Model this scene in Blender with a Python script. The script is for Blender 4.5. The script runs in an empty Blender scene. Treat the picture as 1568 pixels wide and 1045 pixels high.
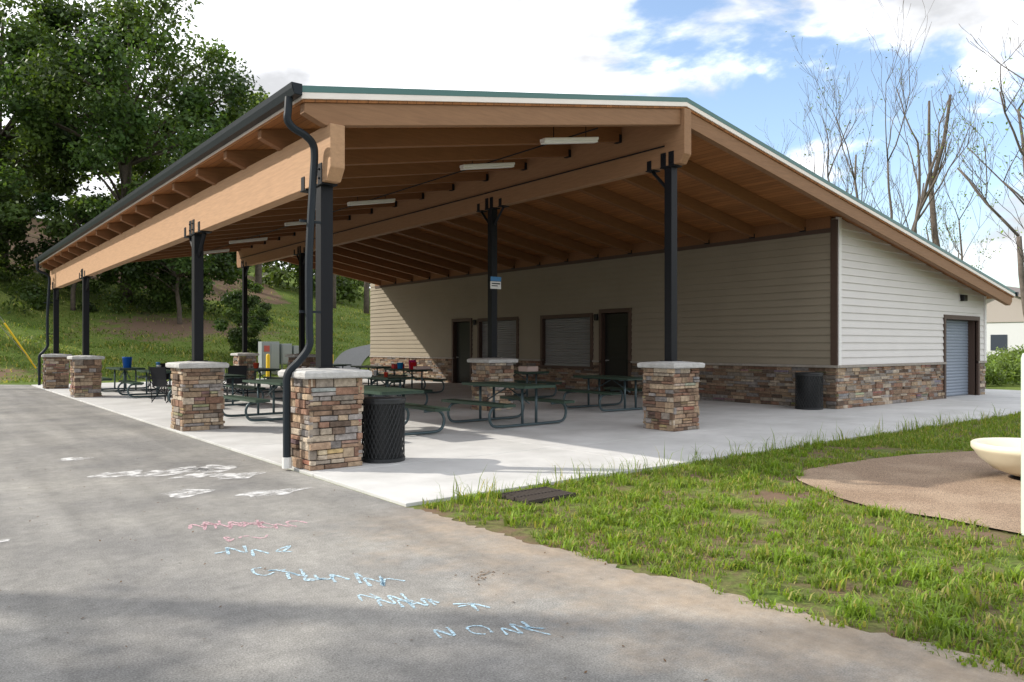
import bpy, math, random
import numpy as np
from mathutils import Vector
random.seed(7); rng=np.random.default_rng(7)
sc=bpy.context.scene
sc.view_settings.view_transform='Standard'
try: sc.view_settings.look='None'
except: pass
sc.view_settings.exposure=0

# ------------------------------------------------------------------ materials
def M(name,col=(.5,.5,.5),rough=.7,metal=0,ns=0,na=.2,bump=0,bs=40,attr=False,col2=None,c2lo=.45,c2hi=.6,c2s=1.0,transl=0,spec=.4,stretch=None,alpha_ns=0,amax=.85,alo=.42,ahi=.66):
    m=bpy.data.materials.new(name); m.use_nodes=True
    nt=m.node_tree; N=nt.nodes; L=nt.links; N.clear()
    out=N.new('ShaderNodeOutputMaterial'); p=N.new('ShaderNodeBsdfPrincipled')
    p.inputs['Roughness'].default_value=rough; p.inputs['Metallic'].default_value=metal
    p.inputs['Specular IOR Level'].default_value=spec
    tc=N.new('ShaderNodeTexCoord'); vec=tc.outputs['Object']
    if stretch:
        mp=N.new('ShaderNodeMapping'); mp.inputs['Scale'].default_value=stretch
        L.new(vec,mp.inputs['Vector']); vec=mp.outputs['Vector']
    if attr:
        a=N.new('ShaderNodeAttribute'); a.attribute_name='Col'; c=a.outputs['Color']
    else:
        a=N.new('ShaderNodeRGB'); a.outputs[0].default_value=(*col,1); c=a.outputs[0]
    def noise(s,d=6):
        n=N.new('ShaderNodeTexNoise'); n.inputs['Scale'].default_value=s; n.inputs['Detail'].default_value=d
        n.inputs['Roughness'].default_value=.62
        L.new(vec,n.inputs['Vector']); return n.outputs['Fac']
    if col2:
        n=noise(c2s); mr=N.new('ShaderNodeMapRange'); mr.inputs[1].default_value=c2lo; mr.inputs[2].default_value=c2hi
        L.new(n,mr.inputs[0]); mx=N.new('ShaderNodeMixRGB'); L.new(mr.outputs[0],mx.inputs[0]); L.new(c,mx.inputs[1]); mx.inputs[2].default_value=(*col2,1); c=mx.outputs[0]
    if ns:
        n=noise(ns); mr=N.new('ShaderNodeMapRange'); mr.inputs[1].default_value=.3; mr.inputs[2].default_value=.7
        mr.inputs[3].default_value=1-na; mr.inputs[4].default_value=1+na
        L.new(n,mr.inputs[0]); mx=N.new('ShaderNodeVectorMath'); mx.operation='SCALE'; L.new(c,mx.inputs[0]); L.new(mr.outputs[0],mx.inputs['Scale']); c=mx.outputs[0]
    L.new(c,p.inputs['Base Color'])
    if bump:
        n=noise(bs); b=N.new('ShaderNodeBump'); b.inputs['Strength'].default_value=bump; b.inputs['Distance'].default_value=.02
        L.new(n,b.inputs['Height']); L.new(b.outputs[0],p.inputs['Normal'])
    sh=p.outputs[0]
    if transl:
        t=N.new('ShaderNodeBsdfTranslucent'); s=N.new('ShaderNodeVectorMath'); s.operation='MULTIPLY'; s.inputs[1].default_value=(1.6,1.6,.6)
        L.new(c,s.inputs[0]); L.new(s.outputs[0],t.inputs['Color'])
        ms=N.new('ShaderNodeMixShader'); ms.inputs[0].default_value=transl; L.new(sh,ms.inputs[1]); L.new(t.outputs[0],ms.inputs[2]); sh=ms.outputs[0]
    if alpha_ns:
        n=noise(alpha_ns,8); mr=N.new('ShaderNodeMapRange'); mr.inputs[1].default_value=alo; mr.inputs[2].default_value=ahi; mr.inputs[4].default_value=amax
        L.new(n,mr.inputs[0]); t=N.new('ShaderNodeBsdfTransparent'); ms=N.new('ShaderNodeMixShader')
        L.new(mr.outputs[0],ms.inputs[0]); L.new(t.outputs[0],ms.inputs[1]); L.new(sh,ms.inputs[2]); sh=ms.outputs[0]
    L.new(sh,out.inputs[0]); return m

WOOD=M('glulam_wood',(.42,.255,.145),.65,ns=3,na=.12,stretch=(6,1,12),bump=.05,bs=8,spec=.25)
WOODSH=M('glulam_wood_shaded',(.29,.165,.09),.65,ns=3,na=.12,stretch=(6,1,12),bump=.05,bs=8,spec=.25)  # same glulam as the sunlit eave beam, canopy shade put into the colour
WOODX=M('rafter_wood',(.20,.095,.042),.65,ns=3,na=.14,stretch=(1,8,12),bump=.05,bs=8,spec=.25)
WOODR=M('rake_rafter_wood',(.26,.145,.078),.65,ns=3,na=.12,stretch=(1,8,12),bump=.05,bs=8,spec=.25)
GREEN=M('green_metal_roof',(.07,.16,.15),.4,metal=.2)
WHITE=M('white_trim',(.82,.77,.72),.6,ns=1.5,na=.05)
BLACK=M('black_steel',(.008,.009,.012),.5,spec=.2)
GUTTER=M('gutter_metal',(.016,.022,.028),.5,spec=.2)
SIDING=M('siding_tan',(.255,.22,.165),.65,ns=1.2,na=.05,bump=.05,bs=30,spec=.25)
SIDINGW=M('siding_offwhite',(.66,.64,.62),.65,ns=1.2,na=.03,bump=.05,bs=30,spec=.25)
BROWN=M('brown_trim',(.07,.042,.03),.6)
DOOR=M('dark_door',(.012,.011,.010),.4,spec=.25)
SHUT=M('shutter_metal',(.23,.23,.225),.45,metal=.2)
GSHUT=M('garage_shutter_metal',(.23,.27,.33),.5)
STONE=M('ledge_stone',attr=True,rough=.9,ns=14,na=.36,bump=1.0,bs=26,spec=.15)
MORTAR=M('mortar',(.09,.075,.065),.95)
CAP=M('cast_stone_cap',(.47,.465,.45),.85,ns=9,na=.16,bump=.6,bs=24)
CONC=M('concrete',(.55,.55,.545),.8,ns=1.3,na=.10,bump=.1,bs=80,col2=(.45,.45,.44),c2lo=.42,c2hi=.7,c2s=.8)
GTAB=M('green_table_coating',(.028,.055,.038),.45)
FRAME=M('table_frame_steel',(.06,.09,.10),.4,metal=.3)
LEAF=M('leaves',attr=True,rough=.5,transl=.38,spec=.3)
BLADE=M('grass_blades',attr=True,rough=.55,transl=.42,spec=.25)
BARK=M('bark',(.09,.072,.056),.95,ns=6,na=.35,bump=.6,bs=12)
PALEBARK=M('pale_bark',(.12,.10,.085),.95,ns=6,na=.3)
YEL=M('yellow_paint',(.75,.5,.02),.5)
GREY=M('cabinet_grey',(.30,.33,.34),.5,metal=.1)
RUBBER=M('rubber_surfacing',(.27,.19,.13),.95,ns=110,na=.9,bump=.6,bs=120,col2=(.34,.25,.175),c2s=1.2)
CREAM=M('cream_plastic',(.74,.69,.53),.3)
PIPEW=M('pvc_white',(.7,.7,.68),.5)

def asphalt(name='asphalt'):
    m=M(name,(.20,.196,.19),.9,ns=100,na=.42,bump=.5,bs=150,col2=(.295,.285,.265),c2lo=.38,c2hi=.62,c2s=.6,spec=.2)
    nt=m.node_tree;N=nt.nodes;L=nt.links
    p=[n for n in N if n.type=='BSDF_PRINCIPLED'][0]
    src=p.inputs['Base Color'].links[0].from_socket
    tc=N.new('ShaderNodeTexCoord'); 
    sx=N.new('ShaderNodeSeparateXYZ'); L.new(tc.outputs['Object'],sx.inputs[0])
    n=N.new('ShaderNodeTexNoise'); n.inputs['Scale'].default_value=2.6; n.inputs['Detail'].default_value=8; n.inputs['Roughness'].default_value=.7; L.new(tc.outputs['Object'],n.inputs['Vector'])
    ma=N.new('ShaderNodeMath'); ma.operation='MULTIPLY_ADD'; ma.inputs[1].default_value=3.2; L.new(n.outputs['Fac'],ma.inputs[0]); L.new(sx.outputs['X'],ma.inputs[2])
    mr=N.new('ShaderNodeMapRange'); mr.inputs[1].default_value=4.2; mr.inputs[2].default_value=5.7; mr.inputs[4].default_value=.9; L.new(ma.outputs[0],mr.inputs[0])
    my=N.new('ShaderNodeMapRange'); my.inputs[1].default_value=6.3; my.inputs[2].default_value=5.6; L.new(sx.outputs['Y'],my.inputs[0])
    mm=N.new('ShaderNodeMath'); mm.operation='MULTIPLY'; L.new(mr.outputs[0],mm.inputs[0]); L.new(my.outputs[0],mm.inputs[1])
    mx=N.new('ShaderNodeMixRGB'); L.new(mm.outputs[0],mx.inputs[0]); L.new(src,mx.inputs[1]); mx.inputs[2].default_value=(.36,.29,.22,1)
    mp=N.new('ShaderNodeMapping'); mp.inputs['Scale'].default_value=(1.6,.12,1); L.new(tc.outputs['Object'],mp.inputs['Vector'])
    n2=N.new('ShaderNodeTexNoise'); n2.inputs['Scale'].default_value=1.5; n2.inputs['Detail'].default_value=6; L.new(mp.outputs[0],n2.inputs['Vector'])
    r2=N.new('ShaderNodeMapRange'); r2.inputs[1].default_value=.35; r2.inputs[2].default_value=.65; r2.inputs[3].default_value=.88; r2.inputs[4].default_value=1.12; L.new(n2.outputs['Fac'],r2.inputs[0])
    n3=N.new('ShaderNodeTexNoise'); n3.inputs['Scale'].default_value=9; n3.inputs['Detail'].default_value=9; n3.inputs['Roughness'].default_value=.75; L.new(tc.outputs['Object'],n3.inputs['Vector'])
    r3=N.new('ShaderNodeMapRange'); r3.inputs[1].default_value=.3; r3.inputs[2].default_value=.7; r3.inputs[3].default_value=.80; r3.inputs[4].default_value=1.2; L.new(n3.outputs['Fac'],r3.inputs[0])
    m3=N.new('ShaderNodeMath'); m3.operation='MULTIPLY'; L.new(r2.outputs[0],m3.inputs[0]); L.new(r3.outputs[0],m3.inputs[1])
    s=N.new('ShaderNodeVectorMath'); s.operation='SCALE'; L.new(mx.outputs[0],s.inputs[0]); L.new(m3.outputs[0],s.inputs['Scale'])
    L.new(s.outputs[0],p.inputs['Base Color']); return m
ASPH=asphalt()

def deckmat():
    m=M('deck_boards',(.33,.14,.048),.6,ns=2.5,na=.2,stretch=(10,1,1),spec=.25)
    nt=m.node_tree;N=nt.nodes;L=nt.links
    p=[n for n in N if n.type=='BSDF_PRINCIPLED'][0]
    src=p.inputs['Base Color'].links[0].from_socket
    tc=N.new('ShaderNodeTexCoord'); sx=N.new('ShaderNodeSeparateXYZ'); L.new(tc.outputs['Object'],sx.inputs[0])
    d=N.new('ShaderNodeMath'); d.operation='DIVIDE'; d.inputs[1].default_value=.14; L.new(sx.outputs['X'],d.inputs[0])
    f=N.new('ShaderNodeMath'); f.operation='FRACT'; L.new(d.outputs[0],f.inputs[0])
    g=N.new('ShaderNodeMath'); g.operation='GREATER_THAN'; g.inputs[1].default_value=.07; L.new(f.outputs[0],g.inputs[0])
    fl=N.new('ShaderNodeMath'); fl.operation='FLOOR'; L.new(d.outputs[0],fl.inputs[0])
    wn=N.new('ShaderNodeTexWhiteNoise'); wn.noise_dimensions='1D'; L.new(fl.outputs[0],wn.inputs['W'])
    mr=N.new('ShaderNodeMapRange'); mr.inputs[3].default_value=.8; mr.inputs[4].default_value=1.15; L.new(wn.outputs['Value'],mr.inputs[0])
    mm=N.new('ShaderNodeMath'); mm.operation='MULTIPLY'; L.new(mr.outputs[0],mm.inputs[0])
    mg=N.new('ShaderNodeMapRange'); mg.inputs[3].default_value=.35; L.new(g.outputs[0],mg.inputs[0]); L.new(mg.outputs[0],mm.inputs[1])
    s=N.new('ShaderNodeVectorMath'); s.operation='SCALE'; L.new(src,s.inputs[0]); L.new(mm.outputs[0],s.inputs['Scale']); L.new(s.outputs[0],p.inputs['Base Color'])
    return m
DECK=deckmat()

def groundmat():
    m=M('grass_ground',(.085,.13,.026),.95,ns=18,na=.55,bump=.8,bs=30,col2=(.15,.19,.045),c2lo=.38,c2hi=.66,c2s=.35,spec=.1)
    nt=m.node_tree;N=nt.nodes;L=nt.links
    p=[n for n in N if n.type=='BSDF_PRINCIPLED'][0]
    src=p.inputs['Base Color'].links[0].from_socket
    a=N.new('ShaderNodeAttribute'); a.attribute_name='Dirt'
    tc=N.new('ShaderNodeTexCoord'); n=N.new('ShaderNodeTexNoise'); n.inputs['Scale'].default_value=1.3; n.inputs['Detail'].default_value=9; n.inputs['Roughness'].default_value=.7; L.new(tc.outputs['Object'],n.inputs['Vector'])
    ad=N.new('ShaderNodeMath'); ad.operation='ADD'; L.new(a.outputs['Fac'],ad.inputs[0]); L.new(n.outputs['Fac'],ad.inputs[1])
    mr=N.new('ShaderNodeMapRange'); mr.inputs[1].default_value=.74; mr.inputs[2].default_value=.94; L.new(ad.outputs[0],mr.inputs[0])
    mx=N.new('ShaderNodeMixRGB'); L.new(mr.outputs[0],mx.inputs[0]); L.new(src,mx.inputs[1]); mx.inputs[2].default_value=(.17,.115,.08,1)
    L.new(mx.outputs[0],p.inputs['Base Color']); return m
GROUND=groundmat()

# ------------------------------------------------------------------ mesh builder
class MB:
    def __init__(s): s.v=[];s.f=[];s.c=[]
    def add(s,vs,fs,col=(.5,.5,.5)):
        b=len(s.v); s.v+= [tuple(p) for p in vs]; s.f+=[tuple(b+i for i in f) for f in fs]; s.c+=[(*col,1)]*len(vs)
    def obox(s,o,a,b,c,col=(.5,.5,.5)):
        o,a,b,c=Vector(o),Vector(a),Vector(b),Vector(c)
        vs=[o,o+a,o+a+b,o+b,o+c,o+a+c,o+a+b+c,o+b+c]
        s.add(vs,[(0,3,2,1),(4,5,6,7),(0,1,5,4),(1,2,6,5),(2,3,7,6),(3,0,4,7)],col)
    def box(s,x0,x1,y0,y1,z0,z1,col=(.5,.5,.5)):
        s.obox((x0,y0,z0),(x1-x0,0,0),(0,y1-y0,0),(0,0,z1-z0),col)
    def exy(s,pts,y0,y1,col=(.5,.5,.5)):
        n=len(pts); vs=[(x,y0,z) for x,z in pts]+[(x,y1,z) for x,z in pts]
        s.add(vs,[tuple(range(n)),tuple(range(2*n-1,n-1,-1))]+[(i,i+n,(i+1)%n+n,(i+1)%n) for i in range(n)],col)
    def exx(s,pts,x0,x1,col=(.5,.5,.5)):
        n=len(pts); vs=[(x0,y,z) for y,z in pts]+[(x1,y,z) for y,z in pts]
        s.add(vs,[tuple(range(n-1,-1,-1)),tuple(range(n,2*n))]+[(i,(i+1)%n,(i+1)%n+n,i+n) for i in range(n)],col)
    def tube(s,pts,r,n=8,col=(.5,.5,.5),smooth=0):
        pts=[Vector(p) for p in pts]
        if smooth:
            q=[];m=len(pts)
            for i in range(m-1):
                p0=pts[max(i-1,0)];p1=pts[i];p2=pts[i+1];p3=pts[min(i+2,m-1)]
                for k in range(smooth):
                    t=k/smooth
                    q.append(.5*((2*p1)+(p2-p0)*t+(2*p0-5*p1+4*p2-p3)*t*t+(3*p1-p0-3*p2+p3)*t**3))
            q.append(pts[-1]); pts=q
        m=len(pts); rs=r if isinstance(r,(list,tuple)) else [r]*m
        if len(rs)!=m: rs=[rs[0]+(rs[-1]-rs[0])*i/(m-1) for i in range(m)]
        vs=[];fs=[]
        ref=None
        for i,p in enumerate(pts):
            d=(pts[min(i+1,m-1)]-pts[max(i-1,0)]).normalized()
            if ref is None:
                ref=Vector((0,0,1)) if abs(d.z)<.9 else Vector((1,0,0))
            a=(ref-d*ref.dot(d)).normalized(); ref=a; b=d.cross(a)
            for k in range(n):
                t=2*math.pi*k/n; vs.append(p+(a*math.cos(t)+b*math.sin(t))*rs[i])
        for i in range(m-1):
            for k in range(n):
                fs.append((i*n+k,i*n+(k+1)%n,(i+1)*n+(k+1)%n,(i+1)*n+k))
        fs.append(tuple(range(n-1,-1,-1))); fs.append(tuple(range((m-1)*n,m*n)))
        s.add(vs,fs,col)
    def lathe(s,c,prof,n=24,col=(.5,.5,.5)):
        vs=[];fs=[];m=len(prof)
        for r,z in prof:
            for k in range(n):
                t=2*math.pi*k/n; vs.append((c[0]+r*math.cos(t),c[1]+r*math.sin(t),c[2]+z))
        for i in range(m-1):
            for k in range(n): fs.append((i*n+k,i*n+(k+1)%n,(i+1)*n+(k+1)%n,(i+1)*n+k))
        s.add(vs,fs,col)
    def obj(s,name,mat,parent=None,smooth=False,bevel=0,loc=None):
        me=bpy.data.meshes.new(name); me.from_pydata(s.v,[],s.f); me.update()
        ca=me.color_attributes.new('Col','FLOAT_COLOR','POINT'); ca.data.foreach_set('color',np.array(s.c,dtype=np.float32).ravel())
        me.materials.append(mat)
        if smooth: me.polygons.foreach_set('use_smooth',[True]*len(me.polygons))
        o=bpy.data.objects.new(name,me); sc.collection.objects.link(o)
        if parent: o.parent=parent
        if bevel:
            b=o.modifiers.new('b','BEVEL'); b.width=bevel; b.segments=2; b.limit_method='ANGLE'
        if loc: o.location=loc
        return o
def empty(name,loc=(0,0,0)):
    e=bpy.data.objects.new(name,None); sc.collection.objects.link(e); e.location=loc; return e
def npmesh(name,V,k,cols,mat,parent=None):
    n=len(V); me=bpy.data.meshes.new(name)
    me.vertices.add(n); me.vertices.foreach_set('co',V.astype(np.float32).ravel())
    me.loops.add(n); me.loops.foreach_set('vertex_index',np.arange(n,dtype=np.int32))
    me.polygons.add(n//k); me.polygons.foreach_set('loop_start',np.arange(0,n,k,dtype=np.int32))
    me.update(calc_edges=True)
    ca=me.color_attributes.new('Col','FLOAT_COLOR','POINT'); c4=np.ones((n,4),dtype=np.float32); c4[:,:3]=cols; ca.data.foreach_set('color',c4.ravel())
    me.materials.append(mat); o=bpy.data.objects.new(name,me); sc.collection.objects.link(o)
    if parent: o.parent=parent
    return o

# ------------------------------------------------------------------ terrain
def hz(x,y):
    s=.35-.0034*max(x,-10); s=max(0,min(.37,s))
    t=max(0,y-36.5); k=42.0
    if t>k: t=k+(1-math.exp(-(t-k)/12))*6
    t=t*t/(t+3.0)
    w=.25*math.sin(x*.35+y*.2)+.2*math.sin(x*.13-y*.31)
    return s*t+ (w*min(1,t/8) if s>0 else 0)
def axis(lo,a,b,hi,st):
    mid=list(np.arange(a,b+.01,st)); out=[];x=a;d=st
    while x>lo: d*=1.35; x-=d; out.append(x)
    out=out[::-1]+mid; x=b;d=st
    while x<hi: d*=1.35; x+=d; out.append(x)
    return out
xs=axis(-900,-30,80,1200,1.0); ys=axis(-500,-6,95,1200,1.0)
V=[(x,y,hz(x,y)-.012) for y in ys for x in xs]; nx=len(xs)
F=[(j*nx+i,j*nx+i+1,(j+1)*nx+i+1,(j+1)*nx+i) for j in range(len(ys)-1) for i in range(nx-1)]
me=bpy.data.meshes.new('ground'); me.from_pydata(V,[],F); me.polygons.foreach_set('use_smooth',[True]*len(F))
da=me.attributes.new('Dirt','FLOAT','POINT')
def dirt(x,y):
    a=.55*math.exp(-(((x-13)/6.5)**2+((y-47.0)/3.6)**2))+.45*math.exp(-(((x-2)/4)**2+((y-38.6)/2)**2))
    if -5<x<30 and -6<y<7: a=max(a,.36)
    if y>56 and x<24: a=max(a,.45)
    return a
da.data.foreach_set('value',[dirt(v[0],v[1]) for v in V])
me.materials.append(GROUND); o=bpy.data.objects.new('ground',me); sc.collection.objects.link(o)

# asphalt
edge=[(3.64,6.19),(3.70,5.4),(3.69,4.9),(3.77,4.2),(3.79,3.54),(3.9,3.0),(3.92,2.6),(4.0,1.9),(4.02,1.27),(4.08,.5),(4.1,-1),(4.2,-30)]
e2=[]
for (a,b),(c,d) in zip(edge,edge[1:]):
    n=max(1,int(abs(d-b)/.05)) if b>-1 else 1
    for i in range(n):
        t=i/n; e2.append((a+(c-a)*t+random.uniform(-.035,.035)+.03*math.sin(b*3+t*4),b+(d-b)*t))
pts=[(-80,-30),(-80,36.0),(2,36.3),(3.64,34.5)]+e2+[(4.2,-30)]
m=MB(); m.add([(x,y,.0) for x,y in pts],[tuple(range(len(pts)-1,-1,-1))]); m.obj('asphalt_road',ASPH)

# concrete slab panels
slab=empty('concrete_slab')
m=MB(); m.box(3.66,28.95,6.22,33.9,-.06,.0); m.obj('slab_joint_bed',MORTAR,slab)
m=MB(); X=[3.65,7.35,10.65,13.9,17.0,20.3,23.6,29.0]; Y=[6.2,8.3,11.2,14.1,17.8,21.5,25.0,28.0,31.0,34.0]
for i in range(len(X)-1):
    for j in range(len(Y)-1):
        m.box(X[i]+.006,X[i+1]-.006,Y[j]+.006,Y[j+1]-.006,-.05,.022)
m.obj('panels',CONC,slab,bevel=.005)

# rubber playground surface
RP=[(8.04,4.88),(8.6,4.98),(9.23,4.95),(10.0,4.9),(10.83,4.75),(12.7,4.03),(14,3.2),(16,1.5),(16,-4),(7,-4),(6.85,0),(6.85,1.6),(6.92,2.3),(7.0,2.85),(6.95,3.4),(7.15,3.85),(7.41,4.2),(7.7,4.6)]
m=MB(); m.add([(x,y,.012) for x,y in RP],[tuple(range(len(RP)-1,-1,-1))]); m.obj('rubber_playground_surface',RUBBER)
def inpoly(x,y,P):
    r=np.zeros(len(x),bool); j=len(P)-1
    for i in range(len(P)):
        xi,yi=P[i];xj,yj=P[j]
        c=((yi>y)!=(yj>y))&(x<(xj-xi)*(y-yi)/((yj-yi) if yj!=yi else 1e-9)+xi); r^=c; j=i
    return r

# grass blades
def blades(name,x,y,z0,cl,hmin,hmax,w,base=(.17,.27,.035),yl=.16):
    n=len(x); h=rng.uniform(hmin,hmax,n)*(.45+1.0*cl); a=rng.uniform(0,6.283,n); lean=rng.uniform(.2,1.2,n)*h
    ww=w*rng.uniform(.5,1.6,n)*(.8+.5*cl)
    dx=np.cos(a);dy=np.sin(a); px=-dy*ww;py=dx*ww
    A=np.stack([x-px,y-py,z0],1);B=np.stack([x+px,y+py,z0],1)
    mx=x+dx*lean*.35; my=y+dy*lean*.35; mz=z0+h*.6
    C=np.stack([mx+px*.8,my+py*.8,mz],1); D=np.stack([mx-px*.8,my-py*.8,mz],1)
    tz=z0+h*(1-.3*np.clip(lean/h,0,1)**2); T=np.stack([x+dx*lean,y+dy*lean,tz],1)
    T2=T+np.stack([px*.1,py*.1,np.zeros(n)],1)
    V=np.stack([A,B,C,D, D,C,T2,T],1).reshape(-1,3)
    b=np.array(base)[None]*(0.5+.75*rng.uniform(0,1,(n,1)))
    yel=np.array([.36,.33,.12])[None]; t=(rng.uniform(0,1,(n,1))<yl)*.85+cl[:,None]*.15
    t=np.clip(t,0,1); col=b*(1-t)+yel*t
    return npmesh(name,V,4,np.repeat(col,8,0),BLADE)
def grass(name,cx,cy,per,spread,hmin,hmax,w,**k):
    n=len(cx)*per
    x=np.repeat(cx,per)+rng.normal(0,spread,n); y=np.repeat(cy,per)+rng.normal(0,spread,n)
    cl=np.repeat(rng.uniform(0,1,len(cx))**1.5,per)
    ok=(x>3.74+.035*np.clip(6-y,0,9)+.06*np.sin(y*4.3)+.04*np.sin(y*11))&~((x>4.58)&(x<5.24)&(y>5.53)&(y<6.02))&((y<6.17))&~inpoly(x+.08*np.sin(y*9),y+.07*np.sin(x*8),RP)
    x=x[ok];y=y[ok];cl=cl[ok]
    return blades(name,x,y,np.full(len(x),-.01),cl,hmin,hmax,w,**k)
def nz(x,y): return np.sin(x*1.7+np.sin(y*2.1)*1.3)+np.sin(y*2.3+np.sin(x*1.1)*1.7)+.9*np.sin(x*5.1+y*3.3)+.8*np.sin(x*3.1-y*6.7)+.7*np.sin(x*9.1+2*np.sin(y*8))
NC=17000
cx=rng.uniform(3.7,13,NC);cy=rng.uniform(-1.2,6.2,NC)
kp=(rng.uniform(-1.9,1.3,NC)<nz(cx,cy)+.55); cx=cx[kp];cy=cy[kp]
grass('lawn_grass',cx,cy,12,.03,.022,.07,.0042)
NC=1500
cx=rng.uniform(3.8,11,NC);cy=rng.uniform(-.8,6.2,NC); kp=nz(cx+3,cy*1.3)>.2; cx=cx[kp];cy=cy[kp]
grass('coarse_grass_tufts',cx,cy,26,.035,.05,.115,.0065,base=(.20,.32,.04),yl=.08)
cx=rng.uniform(12,30,9000);cy=rng.uniform(1,6.2,9000)
grass('far_lawn_grass',cx,cy,8,.05,.04,.09,.006)
cx=rng.uniform(3.9,18,420);cy=6.13-np.abs(rng.normal(0,.14,420))
grass('edge_weed_stalks',cx,cy,3,.03,.13,.30,.003)
nt_=52000; x=rng.uniform(-6,36,nt_); y=36.6+np.abs(rng.normal(0,1,nt_))*11
pathc=[(16,34),(17.8,36.5),(19.5,39.5),(22,42.5),(26,45),(32,47)]
def pd(x,y):
    d=np.full(len(x),99.)
    for (a,b),(c,e_) in zip(pathc,pathc[1:]):
        t=np.clip(((x-a)*(c-a)+(y-b)*(e_-b))/((c-a)**2+(e_-b)**2),0,1); d=np.minimum(d,np.hypot(x-a-t*(c-a),y-b-t*(e_-b)))
    return d
kk=np.array([dirt(a,b) for a,b in zip(x,y)]); ok=(rng.uniform(0,1,nt_)>kk*1.7)&(y<66)&(pd(x,y)>1.0); x=x[ok];y=y[ok]
cl=np.clip(.5+.35*np.sin(x*1.3+2*np.sin(y*.9))+.3*np.sin(y*2.3+x),0,1)
blades('hillside_grass',x,y,np.array([hz(a,b)-.02 for a,b in zip(x,y)]),cl,.06,.20,.022,base=(.12,.19,.035),yl=.22)

# ------------------------------------------------------------------ pavilion
PAV=empty('picnic_pavilion')
ZR,XR,XL,XE=5.84,10.65,3.60,26.1
SL=.183
def zt(x): return ZR-SL*(XR-x) if x<XR else ZR-.1754*(x-XR)
def layer(name,t0,t1,mat,ins=0,y0=8.5,y1=31.6,xl=XL,xe=XE):
    m=MB(); xl+=ins;xe-=ins
    m.exy([(xl,zt(xl)-t0),(XR,ZR-t0),(XR,ZR-t1),(xl,zt(xl)-t1)],y0+ins,y1-ins)
    m.exy([(XR+.0005,ZR-t0),(xe,zt(xe)-t0),(xe,zt(xe)-t1),(XR+.0005,ZR-t1)],y0+ins,y1-ins)
    return m.obj(name,mat,PAV)
layer('metal_roof',0,.078,GREEN)
layer('white_rake_strip',.079,.152,WHITE,.004)
layer('deck_underside',.153,.185,DECK,.03)
m=MB()
for y in np.arange(8.9,31.5,.45):
    m.exy([(XL,zt(XL)),(XR,ZR),(XR,ZR+.03),(XL,zt(XL)+.03)],y,y+.02); m.exy([(XR,ZR),(XE,zt(XE)),(XE,zt(XE)+.03),(XR,ZR+.03)],y,y+.02)
m.obj('standing_seams',GREEN,PAV)
RB=.46
m=MB(); mr_=MB(); ry=[8.62+1.405*i for i in range(17)]
for i,y in enumerate(ry):
    w=.065; xe=17.25 if 0<i<16 else 26.0
    x0=3.66; q=mr_ if i==0 else m
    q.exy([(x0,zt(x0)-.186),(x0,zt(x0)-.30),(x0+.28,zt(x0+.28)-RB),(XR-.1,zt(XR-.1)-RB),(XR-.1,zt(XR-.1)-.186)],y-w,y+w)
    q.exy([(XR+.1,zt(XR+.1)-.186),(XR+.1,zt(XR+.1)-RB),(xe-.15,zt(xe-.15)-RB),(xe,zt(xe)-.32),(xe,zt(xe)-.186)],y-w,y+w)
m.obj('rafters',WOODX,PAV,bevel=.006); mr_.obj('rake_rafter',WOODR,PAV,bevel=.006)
m=MB()
for y in ry[1:-1]:
    for sx in (-1,1):
        xa=XR+sx*.1; xb=XR+sx*.17
        m.box(min(xa,xb),max(xa,xb),y-.070,y+.070,zt(xb)-RB-.01,zt(xb)-RB+.14)
    m.box(16.90,16.94,y-.070,y+.070,zt(17)-RB-.01,zt(17)-RB+.10)
m.obj('rafter_hangers',BLACK,PAV)
def beam(name,x,zb,ztp,mat,w=.095):
    m=MB(); y0,y1=8.48,31.5
    m.exx([(y0,ztp),(y0,zb+.15),(y0+.11,zb),(y1-.11,zb),(y1,zb+.15),(y1,ztp)],x-w,x+w); return m.obj(name,mat,PAV,bevel=.008)
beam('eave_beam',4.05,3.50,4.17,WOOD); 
beam('ridge_beam',XR,4.70,5.64,WOODSH)
PY=[8.86,14.15,25.1,30.8]
pal=[(.34,.25,.17),(.39,.30,.21),(.21,.14,.10),(.28,.24,.20),(.26,.155,.11),(.44,.37,.29),(.15,.11,.085),(.31,.21,.145),(.28,.255,.24),(.33,.23,.16)]
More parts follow.
